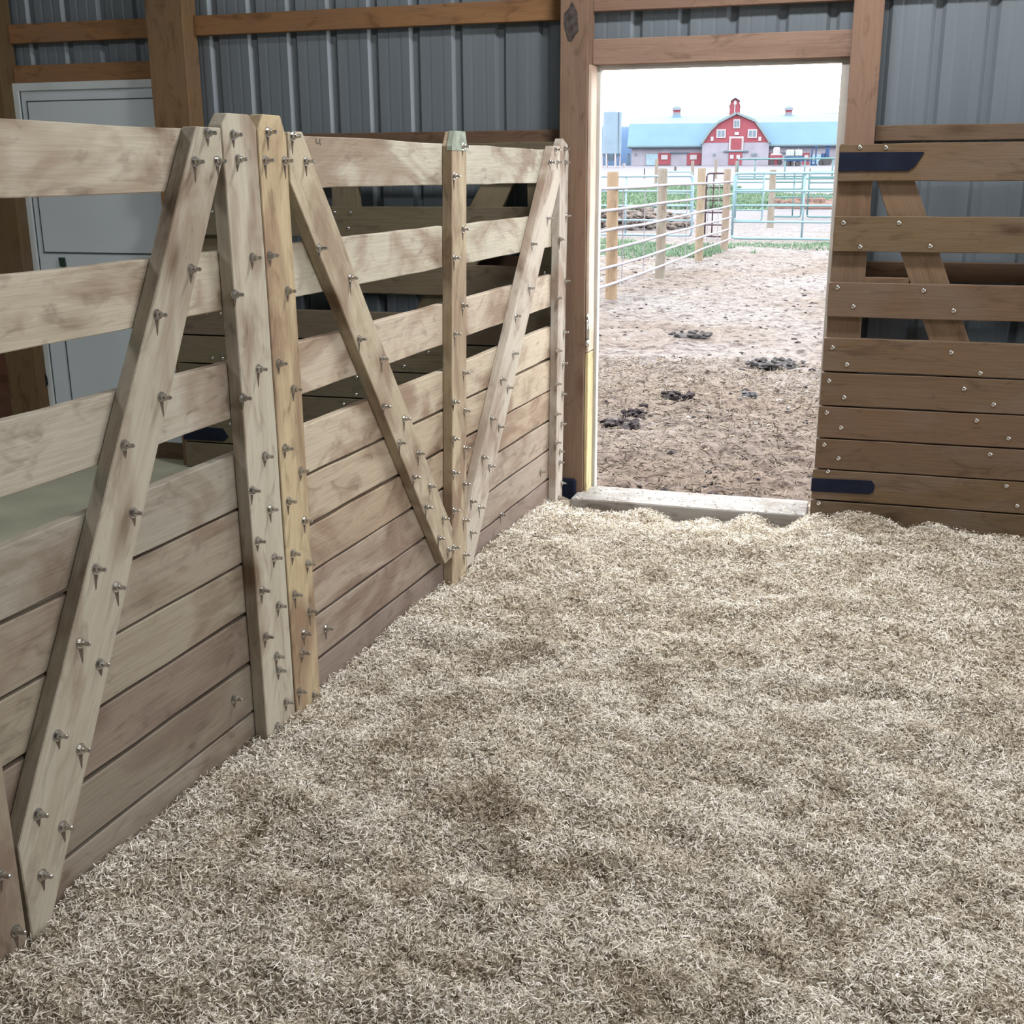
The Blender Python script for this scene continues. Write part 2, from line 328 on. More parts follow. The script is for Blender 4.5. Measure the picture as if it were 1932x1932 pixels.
def ribbed(bm, x0, x1, z0, z1, d, ph=-.02):
    prof = []; k = math.floor((x0-ph)/.229)-1
    while True:
        c = ph + k*.229
        for dx, dy in ((-.030,0), (-.013,.019), (.013,.019), (.030,0), (.070,0), (.076,.0012), (.084,.0012), (.090,0), (.138,0), (.144,.0012), (.152,.0012), (.158,0)):
            prof.append((c+dx, dy))
        k += 1
        if c > x1+.3: break
    prof = [(x0, 0)] + [p for p in prof if x0 < p[0] < x1] + [(x1, 0)]
    for (xa, ya), (xb, yb) in zip(prof, prof[1:]):
        vs = [bm.verts.new(p) for p in ((xa,d+ya,z0),(xb,d+yb,z0),(xb,d+yb,z1),(xa,d+ya,z1))]; bm.faces.new(vs)
        vs = [bm.verts.new(p) for p in ((xa,d+ya+.002,z0),(xb,d+yb+.002,z0),(xb,d+yb+.002,z1),(xa,d+ya+.002,z1))]; bm.faces.new(vs[::-1])
bm = bmesh.new()
D_M = 5.955; DL, DR = -1.372, -.178
ribbed(bm, -8.2, -4.74, -.1, 4.2, D_M); ribbed(bm, -4.74, -3.75, 2.10, 4.2, D_M); ribbed(bm, -3.75, DL, -.1, 4.2, D_M)
ribbed(bm, DL, DR, 2.115, 4.2, D_M); ribbed(bm, DR, 6.2, -.1, 4.2, D_M)
o = fin('wall_back', bm, METAL); wobj(o, 0); tag(o, 'ribbed grey-blue metal sheeting of the end wall', kind='structure')
OR = (.44,.245,.115); RB = (.36,.235,.175); DB = (.25,.165,.11)
T = []
def trim(*a, **k):
    T.append(1); return wplank('trim_%d' % len(T), *a, **k)
PD = 5.80
trim(-1.505, -1.368, -.1, 4.2, PD, 5.94, True, (.33,.225,.16))      # post left of doorway
trim(-.158, -.028, -.1, 4.2, PD, 5.94, True, RB)                     # post right of doorway
trim(-3.765, -3.545, -.1, 4.2, PD, 5.94, True, (.36,.235,.125))      # tall post by the white door
trim(-4.93, -4.72, -.1, 4.2, PD, 5.94, True, (.22,.15,.075))
trim(2.0, 2.14, -.1, 4.2, PD, 5.94, True, DB)
GD0, GD1 = 5.905, 5.945
for z0, z1 in ((2.315, 2.415),):
    trim(-8, -4.93, z0, z1, GD0, GD1, False, OR); trim(-4.72, -3.765, z0, z1, GD0, GD1, False, OR); trim(-3.545, -1.505, z0, z1, GD0, GD1, False, OR)
    trim(-1.368, -.158, z0+.03, z1+.03, GD0, GD1, False, RB); trim(-.028, 2.0, z0+.05, z1+.05, GD0, GD1, False, DB)
trim(-4.72, -3.765, 2.105, 2.20, GD0, GD1, False, OR)
trim(-1.368, -.158, 2.105, 2.222, GD0, GD1, False, (.46,.32,.25))
trim(-3.545, -1.505, 1.735, 1.81, GD0, GD1, False, DB); trim(-.028, 2.0, 1.735, 1.805, GD0, GD1, False, (.23,.16,.105)); trim(2.14, 6, 1.735, 1.805, GD0, GD1, False, DB)
trim(-3.545, -1.505, 1.10, 1.19, GD0, GD1, False, DB); trim(-.028, 2.0, 1.10, 1.19, GD0, GD1, False, DB)
trim(-3.545, -1.505, -.1, .55, GD0, GD1, False, DB); trim(-.028, 2.0, -.1, .30, GD0, GD1, False, DB)
trim(-8, -4.93, .0, .70, GD0, GD1, False, (.25,.12,.08))
trim(-4.72, -3.765, -.1, .075, 5.90, 5.945, False, (.2,.15,.10))
JW = (.62,.52,.42); WTRIM = plain('pale_jamb', (.50,.47,.42), .6)
# bright board on the reveal of the left post: upper pale, lower yellow
trim(-1.3675, -1.350, .72, 2.10, 5.815, 5.94, True, (1.0,.86,.74)); trim(-1.3675, -1.350, -.06, .715, 5.815, 5.94, True, (.86,.76,.44))
def wbox(name, dims, mat, kind='structure', bev=.002):
    o = bx(name, dims, mat, bev=bev); wobj(o, 0)
    if kind: o['kind'] = kind
    return o
GTRIM = plain('weathered_trim', (.42,.41,.39), .6, 0, .12, 8)
T.append(1); wbox('trim_%d' % len(T), (-1.372, -1.333, 5.935, 5.985, -.06, 2.11), GTRIM)
T.append(1); wbox('trim_%d' % len(T), (-.198, -.155, 5.935, 5.985, -.06, 2.11), GTRIM)
T.append(1); wbox('trim_%d' % len(T), (-1.333, -.198, 5.935, 5.985, 2.085, 2.112), GTRIM)
# threshold
SILL = wood('worn_threshold', tint=True, stain=(.45,.40,.36), stain_amt=.9)
T.append(1); wplank('trim_%d' % len(T), -1.40, -.21, -.16, -.018, 5.665, 5.95, False, (.27,.262,.25), mat=SILL, bev=.006)
# turnbuckle latch on the post
la = wall_empty('door_latch', 5.80); tag(la, 'galvanized wire latch hanging on the post at the left of the doorway', 'latch')
for nm, z0, z1, r_ in (('hook', .895, .915, .009), ('rod', .775, .905, .005), ('eye', .755, .785, .011)):
    bm = bmesh.new(); tube(bm, [(-1.352, -.006, z0), (-1.352, -.012, (z0+z1)/2), (-1.352, -.006, z1)], r_, 8); fin(nm, bm, ZINC, la, smooth=True)
bm = bmesh.new(); tube(bm, [(-1.345, -.006, .775), (-1.345, -.010, .905)], .004, 8); fin('rod', bm, ZINC, la, smooth=True)
# black foot bracket
br = tag(wobj(bx('post_bracket', (-1.49, -1.40, 5.77, 5.80, -.08, .055), BLACK, bev=.01), 0), 'small black bracket at the foot of the post left of the doorway', 'bracket')
bm = bmesh.new(); random.seed(3); st = [(-1.447+.036*math.cos(a*.5236)*random.uniform(.7,1.2), 2.29+.085*math.sin(a*.5236)*random.uniform(.75,1.15)) for a in range(12)]; random.seed(21)
prism(bm, st, 5.7985, 5.8005); o = wobj(fin('trim_stain', bm, plain('soot', (.045,.035,.032), .9, 0, .6, 40)), 0); o['kind'] = 'structure'; o.name = 'trim_90'
# ------------------------------------------------------------------ white walk door
d1 = wall_empty('door_1', 0); tag(d1, 'white painted walk door behind the left gates', kind='structure')
bx('door_slab', (-4.70, -3.775, 5.900, 5.94, .075, 2.095), WHITE_DOOR, d1, bev=.003)
tag(bx('frame', (-4.735, -4.685, 5.885, 5.94, .04, 2.105), plain('white_frame', (.52,.57,.60), .5), d1, bev=.002), 'white door jamb')
bx('frame', (-4.685, -3.765, 5.885, 5.94, 2.063, 2.105), bpy.data.materials['white_frame'], d1, bev=.002)
for dims in ((-4.64,-3.80,5.8965,5.900,1.175,2.005), (-4.56,-3.80,5.8965,5.900,.12,1.05)):
    bx('panel', dims, WHITE_DOOR, d1, bev=.0015)
    x0, x1, _, _, z0, z1 = dims
for x0, x1, z0, z1 in ((-4.645,-4.639,1.17,2.01), (-4.645,-3.80,2.004,2.010), (-4.645,-3.80,1.168,1.175), (-4.566,-4.559,.12,1.05), (-4.684,-4.680,.08,2.06)):
    bx('seam', (x0, x1, 5.8955, 5.9005, z0, z1), DOOR_LINE, d1)
p = [onp(x, y, WN, 5.89) for x, y in ((111,486),(121,486),(124,503),(114,503))]
P2 = lambda q: (q.x*math.cos(WA)+q.y*math.sin(WA), q.z)
bm = bmesh.new(); prism(bm, [P2(q) for q in p], 5.885, 5.897); tag(fin('latch_plate', bm, plain('dark_green_plate', (.01,.035,.02), .5), d1), 'small dark green plate')
bm = bmesh.new(); pts = []
for x, y in ((74,698),(80,699),(86,712),(88,724),(87,728)): q = P2(onp(x, y, WN, 5.87)); pts.append((q[0], 5.875, q[1]))
tube(bm, pts, .004, 6); tag(fin('pull_handle', bm, BLACK, d1, smooth=True), 'curved black pull handle')
bm = bmesh.new(); q0 = P2(onp(47, 525, WN, 5.89)); box(bm, q0[0]-.015, q0[0]+.12, 5.888, 5.897, q0[1]-.02, q0[1]+.02); tag(fin('hinge', bm, ZINC_OLD, d1), 'grey steel hinge leaf')
# ------------------------------------------------------------------ unseen rest of the barn shell
SHELL = plain('interior_steel', (.30,.31,.32), .6); CEIL = plain('roof_steel', (.30,.30,.30), .7)
def shell(name, v, mat):
    bm = bmesh.new(); bm.faces.new([bm.verts.new(p) for p in v]); o = fin(name, bm, mat); o['kind'] = 'structure'; return o
shell('ceiling', [(-8.6,-7,4.15),(6.4,-7,4.15),(6.4,6.3,4.15),(-8.6,6.0,4.15)], CEIL)
shell('wall_left', [(-8.4,-7,-.1),(-8.4,-7,4.2),(-8.4,5.6,4.2),(-8.4,5.6,-.1)], SHELL)
shell('wall_right', [(6.2,-7,-.1),(6.2,-7,4.2),(6.2,6.23,4.2),(6.2,6.23,-.1)], SHELL)
shell('wall_front', [(-8.5,-7,-.1),(6.3,-7,-.1),(6.3,-7,4.2),(-8.5,-7,4.2)], SHELL)

# floor of the next pen, bedding and its shavings
def aisle_z(x, y): return -.03 + .012*vnoise(x, y, .7, 3) + .006*vnoise(x, y, .12, 4)
def grid(xs, ys, fz):
    X, Y = np.meshgrid(xs, ys); Z = fz(X, Y); V = np.stack([X, Y, Z], -1).reshape(-1, 3); n, m = len(xs), len(ys)
    i = np.arange(n*m).reshape(m, n); Q = np.stack([i[:-1,:-1], i[:-1,1:], i[1:,1:], i[1:,:-1]], -1).reshape(-1, 4); return V, Q
V, Q = grid(np.linspace(-8.4, -1.80, 120), np.linspace(-7, 5.95, 200), aisle_z)
o = mesh_np('floor', V, Q, STRAP_BLUE, smooth=True); tag(o, 'dusty grey-green floor of the neighbouring pen', kind='structure')

def bed_z(x, y):
    d = y*math.cos(WA) - x*math.sin(WA); s = x*math.cos(WA) + y*math.sin(WA)
    z = .030*vnoise(x, y, .9, 1) + .030*vnoise(x, y, .33, 2) + .042*vnoise(x, y, .12, 5) + .020*vnoise(x, y, .05, 6)
    k = np.clip((d-5.15)/.55, 0, 1); door = np.clip((s+1.55)/.2, 0, 1)*np.clip((-.15-s)/.15, 0, 1)
    z = z - .105*k*k*(3-2*k)*door
    z = z + .014*np.exp(-((s-.02)/.13)**2-((d-5.6)/.35)**2) - .02*np.exp(-((s-.6)/.35)**2-((d-5.55)/.35)**2)
    z = z + .03*np.exp(-((s+1.0)/.09)**2-((d-5.62)/.15)**2) + .035*np.exp(-((s+.52)/.16)**2-((d-5.62)/.12)**2)
    z = z*np.clip(.35+(x+1.9)*1.2, .45, 1)
    return z
BED, nt, b = newmat('wood_shavings'); L = nt.links.new
b.inputs['Roughness'].default_value = .8; b.inputs['Specular IOR Level'].default_value = .15
an = N(nt, 'ShaderNodeAttribute', attribute_name='rnd')
rf = ramp(nt, [(0, (.11,.085,.055)), (.16, (.30,.26,.19)), (.34, (.76,.71,.62)), (.62, (.91,.87,.80)), (1, (.98,.96,.93))]); L(an.outputs['Fac'], rf.inputs['Fac'])
tc = N(nt, 'ShaderNodeTexCoord'); n1 = N(nt, 'ShaderNodeTexNoise', Scale=3.6, Detail=8, Roughness=.74, Distortion=.6); L(tc.outputs['Object'], n1.inputs['Vector'])
rr = ramp(nt, [(.34, (.52,.46,.39)), (.45, (.87,.845,.80)), (.55, (1,1,1))]); L(n1.outputs['Fac'], rr.inputs['Fac'])
L(mix(nt, rf.outputs['Color'], rr.outputs['Color'], 1.0, 'MULTIPLY'), b.inputs['Base Color'])
UND, nt, b = newmat('packed_shavings'); L = nt.links.new; b.inputs['Roughness'].default_value = .95; b.inputs['Specular IOR Level'].default_value = .1
tc = N(nt, 'ShaderNodeTexCoord'); n1 = N(nt, 'ShaderNodeTexNoise', Scale=60, Detail=4); L(tc.outputs['Object'], n1.inputs['Vector'])
rf = ramp(nt, [(.35, (.16,.125,.09)), (.6, (.52,.46,.37))]); L(n1.outputs['Fac'], rf.inputs['Fac']); L(rf.outputs['Color'], b.inputs['Base Color'])
V, Q = grid(np.linspace(-1.795, 6.2, 420), np.concatenate([np.linspace(-7, .8, 60), np.linspace(.82, 5.95, 420)]), bed_z)
und = mesh_np('floor', V, Q, UND, smooth=True); tag(und, 'packed base of the bedding inside the pen', kind='structure')

def flakes(n, xr, yr, lo, hi, w0, w1, zf, keep=None, spread=.012, up_=.0, tilt=.35, bias=0.):
    x = rng.uniform(*xr, n); y = rng.uniform(*yr, n)
    if keep is not None: k = keep(x, y); x, y = x[k], y[k]
    n = len(x); l = rng.uniform(lo, hi, n)*rng.choice([1,1,1,1.7], n); w = rng.uniform(w0, w1, n); a = rng.uniform(0, 2*np.pi, n); t = rng.normal(0, tilt, n)
    tw = rng.normal(0, .6, n); cv = rng.normal(0, .28, n)*l; hz = rng.random(n)**1.5*spread
    z = zf(x, y) + hz + up_
    d = np.stack([np.cos(a)*np.cos(t), np.sin(a)*np.cos(t), np.sin(t)], -1); s = np.stack([-np.sin(a), np.cos(a), np.zeros(n)], -1)
    u = np.cross(d, s); s = s*np.cos(tw)[:,None] + u*np.sin(tw)[:,None]; u = np.cross(d, s)
    c = np.stack([x, y, z], -1); V = np.zeros((n, 6, 3))
    for i, (f, ww, h) in enumerate(((-.5, .6, 0), (0, 1, 1), (.5, .5, 0))):
        m = c + d*(l*f)[:,None] + u*(cv*h*.6)[:,None]
        V[:,2*i] = m - s*(w*ww/2)[:,None]; V[:,2*i+1] = m + s*(w*ww/2)[:,None]
    b0 = np.arange(n)[:,None]*6; Q = np.concatenate([b0+np.array([0,1,3,2]), b0+np.array([2,3,5,4])], 1).reshape(-1, 4)
    r = np.clip(rng.normal(.56+bias, .27, n), 0, 1); dark = rng.random(n) < .09; r[dark] = rng.random(dark.sum())*.12
    return V.reshape(-1, 3), Q, np.repeat(r, 2)
inview = lambda x, y: (x < .42*y+.25) & (x > -1.748) & (y*np.cos(WA)-x*np.sin(WA) < 5.66)
fr = lambda x, y: inview(x, y) & (y < 3.7)
A = flakes(570000, (-1.75, 1.9), (1.3, 3.7), .0065, .019, .0014, .0035, bed_z, fr, spread=.022, tilt=.42)
B_ = flakes(225000, (-1.75, 2.6), (3.6, 5.68), .008, .021, .0018, .0042, bed_z, inview, spread=.018, tilt=.42)
C_ = flakes(60000, (-1.7, 5.5), (-1.5, 5.5), .012, .03, .004, .008, bed_z, lambda x, y: ~inview(x, y) | (y < 1.3))
S_ = flakes(900, (-1.7, -.4), (5.55, 5.95), .008, .024, .0018, .0042, lambda x, y: np.full_like(x, -.0165),
    lambda x, y: (np.abs(x*np.cos(WA)+y*np.sin(WA)+.80) < .58) & (np.abs(y*np.cos(WA)-x*np.sin(WA)-5.80) < .13), spread=.002, tilt=.08)
B_ = (np.concatenate([B_[0], S_[0]]), np.concatenate([B_[1], S_[1]+len(B_[0])]), np.concatenate([B_[2], S_[2]]))
V = np.concatenate([A[0], B_[0], C_[0]]); n0, n1_ = len(A[0]), len(A[0])+len(B_[0])
Q = np.concatenate([A[1], B_[1]+n0, C_[1]+n1_]); R_ = np.concatenate([A[2], B_[2], C_[2]])
o = mesh_np('wood_shavings', V, Q, BED, rnd=R_); tag(o, 'deep loose bed of pale wood shavings and chopped straw covering the pen', 'bedding', kind='stuff')

# ------------------------------------------------------------------ ground outside
def out_z(x, y):
    d = np.hypot(x, y); z = np.where(d < 45, -.08, -.08+(d-45)/118*2.68)
    z = np.where(d > 163, 2.6, z)
    a = np.clip(1.3-d/60, .1, 1); near = np.clip((12-d)/6, 0, 1)
    z = z + a*(.05*vnoise(x, y, 1.1, 21) + .045*vnoise(x, y, .35, 22) + .03*np.abs(vnoise(x, y, .14, 23))*2) + near*.02*vnoise(x, y, .06, 24)
    return z - .03
DIRT, nt, b = newmat('trampled_dirt'); L = nt.links.new; b.inputs['Roughness'].default_value = .95; b.inputs['Specular IOR Level'].default_value = .1
tc = N(nt, 'ShaderNodeTexCoord')
na = N(nt, 'ShaderNodeTexNoise', Scale=7, Detail=7, Roughness=.7); nb = N(nt, 'ShaderNodeTexNoise', Scale=.35, Detail=3); nc = N(nt, 'ShaderNodeTexNoise', Scale=22, Detail=4, Roughness=.6)
for n_ in (na, nb, nc): L(tc.outputs['Object'], n_.inputs['Vector'])
ra = ramp(nt, [(.36, (.085,.066,.062)), (.46, (.245,.218,.21)), (.60, (.335,.31,.30))]); L(na.outputs['Fac'], ra.inputs['Fac'])
rbm = ramp(nt, [(.35, (.80,.70,.60)), (.6, (1,1,1))]); L(nb.outputs['Fac'], rbm.inputs['Fac'])
rc = ramp(nt, [(.36, (.45,.42,.42)), (.46, (1,1,1)), (.70, (1.0,1.0,1.0)), (.78, (1.35,1.35,1.35))]); L(nc.outputs['Fac'], rc.inputs['Fac'])
c = mix(nt, mix(nt, ra.outputs['Color'], rbm.outputs['Color'], 1, 'MULTIPLY'), rc.outputs['Color'], 1, 'MULTIPLY')
# browner manure and chaff close to the building, paler gravel yard far off
sx = N(nt, 'ShaderNodeSeparateXYZ'); L(tc.outputs['Object'], sx.inputs[0])
m1 = N(nt, 'ShaderNodeMapRange'); m1.inputs[1].default_value = 7; m1.inputs[2].default_value = 13; L(sx.outputs['Y'], m1.inputs[0])
c = mix(nt, mix(nt, c, (1.12,.98,.88), 1, 'MULTIPLY'), c, m1.outputs[0])
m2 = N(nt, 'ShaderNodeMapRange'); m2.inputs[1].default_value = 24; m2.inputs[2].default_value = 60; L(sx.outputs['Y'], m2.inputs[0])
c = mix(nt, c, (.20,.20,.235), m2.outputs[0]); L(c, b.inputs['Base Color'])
bp = N(nt, 'ShaderNodeBump', Strength=.8, Distance=.03); L(na.outputs['Fac'], bp.inputs['Height']); L(bp.outputs['Normal'], b.inputs['Normal'])
ys = [5.99]
while ys[-1] < 420: ys.append(ys[-1] + max(.022, ys[-1]*.0045 - .01))
ys = np.array(ys); us = np.concatenate([np.linspace(-1.4, -.62, 30), np.linspace(-.60, .12, 330), np.linspace(.15, 1.4, 40)])
YY, UU = np.meshgrid(ys, us, indexing='ij'); XX = UU*(YY*.8+2.5)
V = np.stack([XX, YY, out_z(XX, YY)], -1)
n_, m_ = len(us), len(ys); i = np.arange(n_*m_).reshape(m_, n_); Q = np.stack([i[:-1,:-1], i[:-1,1:], i[1:,1:], i[1:,:-1]], -1).reshape(-1, 4)
o = mesh_np('ground', V.reshape(-1, 3), Q, DIRT, smooth=True); tag(o, 'trampled dirt and manure yard beyond the doorway', kind='structure')
# chaff spilled near the door
CHAFF = plain('chaff', (.36,.29,.225), .9, 0, .35, 9)
fl = flakes(26000, (-4.2, .8), (6.12, 11), .02, .07, .004, .010, out_z, None, spread=.02, tilt=.3)
o = mesh_np('chaff', fl[0], fl[1], CHAFF, rnd=fl[2]); tag(o, 'brown straw chaff strewn on the mud just beyond the threshold', 'straw', kind='stuff')
# clods and pale stones, uncountable
def clods(name, n, mat, xr, yr, s0, s1, label, cat):
    base = bmesh.new(); bmesh.ops.create_icosphere(base, subdivisions=1, radius=1); bv = np.array([v.co[:] for v in base.verts]); bf = np.array([[v.index for v in f.verts] for f in base.faces]); base.free()
    y = yr[0] + (yr[1]-yr[0])*rng.random(n)**1.5; x = rng.uniform(0, 1, n)*(xr[1]-xr[0]) + xr[0] - (y-6)*.16
    s = rng.uniform(s0, s1, n)*rng.choice([1,1,1.6], n); c = np.stack([x, y, out_z(x, y)], -1)
    jit = rng.uniform(.6, 1.3, (n, len(bv), 1)); sc = np.stack([s*rng.uniform(.8,1.5,n), s*rng.uniform(.8,1.4,n), s*.6], -1)
    V = (c[:,None] + bv[None]*jit*sc[:,None]).reshape(-1, 3); Fc = (np.arange(n)[:,None,None]*len(bv) + bf[None]).reshape(-1, 3)
    o = mesh_np(name, V, Fc, mat, smooth=True); tag(o, label, cat, kind='stuff'); return o
MAN = plain('manure', (.075,.058,.060), .9, 0, .3, 30); STONE = plain('pale_stone', (.55,.54,.52), .9, 0, .15, 20)
clods('dirt_clods', 700, MAN, (-3.2, .9), (6.1, 24), .007, .022, 'dark clods and droppings scattered over the yard', 'manure')
clods('pale_stones', 260, STONE, (-3.4, .9), (8, 26), .008, .024, 'small pale stones scattered over the yard', 'stones')
def pile(px, py, w, label, mat=MAN, n=26, white=False):
    p = onp(px, py, (0,0,1), -.08); bm = bmesh.new()
    bmesh.ops.create_icosphere(bm, subdivisions=3, radius=1, matrix=Matrix.Diagonal((w*.85, w*.6, .028, 1)))
    for k in range(n):
        a = random.uniform(0, 6.28); r = random.random()**.6*w; s = random.uniform(.25,.5)*min(w,.12)*.55
        m = Matrix.Translation((r*math.cos(a), r*math.sin(a)*.7, .02+random.random()*.04*max(0,1-r/w)+s*.2)) @ Matrix.Rotation(random.uniform(0,3), 4, 'Z') @ Matrix.Diagonal((s*1.3, s, s*.7, 1))
        bmesh.ops.create_icosphere(bm, subdivisions=1, radius=1, matrix=m)
    for v in bm.verts: v.co += Vector((random.uniform(-1,1), random.uniform(-1,1), random.uniform(-.5,1)))*.008
    o = fin('manure_pile', bm, mat, smooth=False); o.location = (p.x, p.y, float(out_z(np.array(p.x), np.array(p.y)))+.0); tag(o, label, 'manure'); return o
pile(1302, 634, .26, 'dark manure pile farthest out, straight ahead in the yard', plain('grey_manure', (.11,.10,.10), .9))
pile(1468, 686, .30, 'wide dark manure pile near the right side of the doorway', bpy.data.materials['grey_manure'], 34)
pile(1172, 793, .16, 'dark manure heap at the left side of the doorway view')
pile(1196, 776, .10, 'smaller dark clump just behind the left manure heap', n=14)
pile(1278, 748, .14, 'flat clump of droppings midway between the two sides of the doorway', n=12)
pile(1413, 745, .07, 'lone blackish lump with a pale edge on the open mud', plain('black_lump', (.03,.03,.035), .8), 9)

# ------------------------------------------------------------------ pipe fence on wooden posts
PW = wood('round_fence_post', stain=(.7,.55,.4), stain_amt=.5, knot=.4); PIPE = plain('white_pipe', (.42,.40,.44), .5, .0, .1, 3); GAL = plain('fence_wire', (.35,.33,.36), .6)
fe = tag(empty('pipe_fence', (-4.3, 16, -.1)), 'pipe fence on four stout wooden posts running away on the left of the yard', 'fence')
posts = [(-4.30, 12.2, 1.66), (-4.185, 16.08, 1.62), (-4.26, 19.59, 1.67), (-4.40, 23.83, 1.69), (-4.47, 27.34, 1.68)]
def ppost(parent, x, y, z, r=.085, zb=None, col=(.72,.58,.42)):
    zb = gz(x, y)-.08 if zb is None else zb
    bm = bmesh.new(); h = z-zb; tube(bm, [(0,0,0),(h*.4+.0,.008,0),(h-.02,-.01,0),(h,-.01,0)], r, 14, r*.86)
    o = fin('post', bm, PW, parent, smooth=False); o.rotation_euler = (0, -H90, 0); o.location = (x, y, zb)
    if parent: o.location = Vector(o.location) - parent.location
    o.color = (*col, 1); return o
for i, (x, y, z) in enumerate(posts): ppost(fe, x, y, z, col=[(.5,.4,.3),(.42,.31,.21),(.34,.31,.27),(.40,.33,.25),(.38,.31,.26)][i])
rz = [1.405, 1.135, .870, .620, .375, .135]
for zz in rz:
    bm = bmesh.new(); pts = [Vector((x+.09, y, zz+random.uniform(-.01,.01))) - fe.location for x, y, z in posts]
    mids = []
    for a, b_ in zip(pts, pts[1:]): mids += [a, (a+b_)/2 - Vector((0,0,random.uniform(.0,.02)))]
    mids.append(pts[-1]+Vector((0,.25,0))); mids.insert(0, pts[0]-Vector((0,4,0)))
    tube(bm, mids, .021, 8); fin('rail', bm, PIPE, fe, smooth=True)
for y in (14.1, 16.35, 17.8, 21.6, 24.2, 25.6):
    x = np.interp(y, [p[1] for p in posts], [p[0] for p in posts])+.09
    bm = bmesh.new(); tube(bm, [(x-fe.location.x, y-fe.location.y, .08+.1), (x-fe.location.x, y-fe.location.y, 1.42+.1)], .008, 6); fin('wire_stay', bm, GAL, fe)

# ------------------------------------------------------------------ tube gates
TEAL = plain('teal_gate_paint', (.30,.46,.52), .4, .1, .1, 2); MAROON = plain('maroon_gate_paint', (.10,.06,.075), .5, .1, .1, 2); GREENP = plain('green_panel_paint', (.17,.31,.32), .5, .1, .1, 2)
LTEAL = plain('pale_blue_pipe', (.36,.50,.60), .4, .1, .1, 2)
def tube_gate(px0, px1, Y, zs, ups, label, mat, r=.024, cat='gate', name='tube_gate', zb=None, topr=None):
    x0, x1 = at(px0, 400, Y).x, at(px1, 400, Y).x; z0 = gz(x0, Y) if zb is None else zb
    g = tag(empty(name, ((x0+x1)/2, Y, z0)), label, cat, 'tubular steel stock gates and panels in the yard'); w = (x1-x0)/2
    def bar(nm, pts, rr): bm = bmesh.new(); tube(bm, pts, rr, 8); fin(nm, bm, mat, g, smooth=True)
    top, bot = max(zs), min(zs); c = .07
    bm = bmesh.new(); loop = [(-w,0,bot+c),(-w,0,top-c),(-w+c*.3,0,top-c*.3),(-w+c,0,top),(w-c,0,top),(w-c*.3,0,top-c*.3),(w,0,top-c),(w,0,bot+c),(w-c*.3,0,bot+c*.3),(w-c,0,bot),(-w+c,0,bot),(-w+c*.3,0,bot+c*.3),(-w,0,bot+c)]
    tube(bm, loop, r, 8); fin('frame', bm, mat, g, smooth=True)
    for z in sorted(zs)[1:-1]: bar('rail', [(-w, 0, z), (w, 0, z)], r*.85)
    for px in ups:
        x = at(px, 400, Y).x - (x0+x1)/2; bar('upright', [(x, .03, bot), (x, .03, top)], r*.8)
    return g
gt = [.0+.06, .43, .80, 1.20, 1.60]
tube_gate(1122, 1306, 32.0, [.06,.45,.83,1.21,1.60], [1180, 1240], 'pale blue tube gate seen through the pipe fence, left of the maroon gate', LTEAL, .03)
tube_gate(1331, 1368, 32.0, [.04,.34,.66,.98,1.30,1.66], [1344], 'narrow dark maroon gate between the fence posts', MAROON, .022)
tube_gate(1383, 1640, 31.5, [.03,.45,.86,1.22,1.66], [1515], 'long teal tube gate crossing the yard at the right', TEAL, .032)
tube_gate(1387, 1438, 43, [.05,.40,1.0,1.12,1.35,1.55,1.68], [], 'short teal gate just behind the left end of the long teal gate', TEAL, .03)
tube_gate(1453, 1511, 46, [.05,.50,.75,1.05,1.30,1.50,1.62], [1495], 'green stock panel behind the lone wooden post', GREENP, .03)
tube_gate(1523, 1640, 46, [.05,.48,.78,1.05,1.28,1.48,1.66], [1590], 'dark green stock panel at the far right of the yard', GREENP, .03)
tube_gate(1245, 1303, 44, [.25,.55,.95,1.30,1.55,1.72], [], 'teal panel seen between the second and third fence posts', TEAL, .026)
tube_gate(1388, 1600, 52, [1.25, 2.05], [1420, 1476, 1513, 1565], 'high green pipe rail with arches behind the stock panels', GREENP, .035, 'fence', 'pipe_rail')
# lone posts
def lone(px, pyt, pyb, r, label, col=(.33,.30,.26), Y=None):
    p = hit(px, pyb) if Y is None else at(px, pyb, Y); d = p.y; t = at(px, pyt, d)
    o = ppost(None, p.x, d, t.z, r, zb=min(p.z, gz(p.x, d))-.1, col=col); o.name = 'fence_post'; tag(o, label, 'fence post'); return o
lone(1453, 320, 428, .11, 'lone weathered wooden post standing behind the long teal gate')
lone(1238, 300, 345, .13, 'grey wooden post in front of the barn left of the red doors')
lone(1306, 303, 336, .13, 'wooden post in front of the second red door of the barn')
lone(1350, 301, 336, .12, 'slim grey post in front of the stone gable wall')
lone(1389, 304, 325, .13, 'short wooden post in front of the main red barn doors')
lone(1215.5, 317, 336, .045, 'thin dark stake standing on the pale yard', (.10,.09,.09))
lone(1274, 314, 322, .14, 'stubby dark bollard beside the barn yard', (.16,.15,.15))
lone(1527, 318, 345, .05, 'thin post near the right end of the yard', (.2,.2,.2))

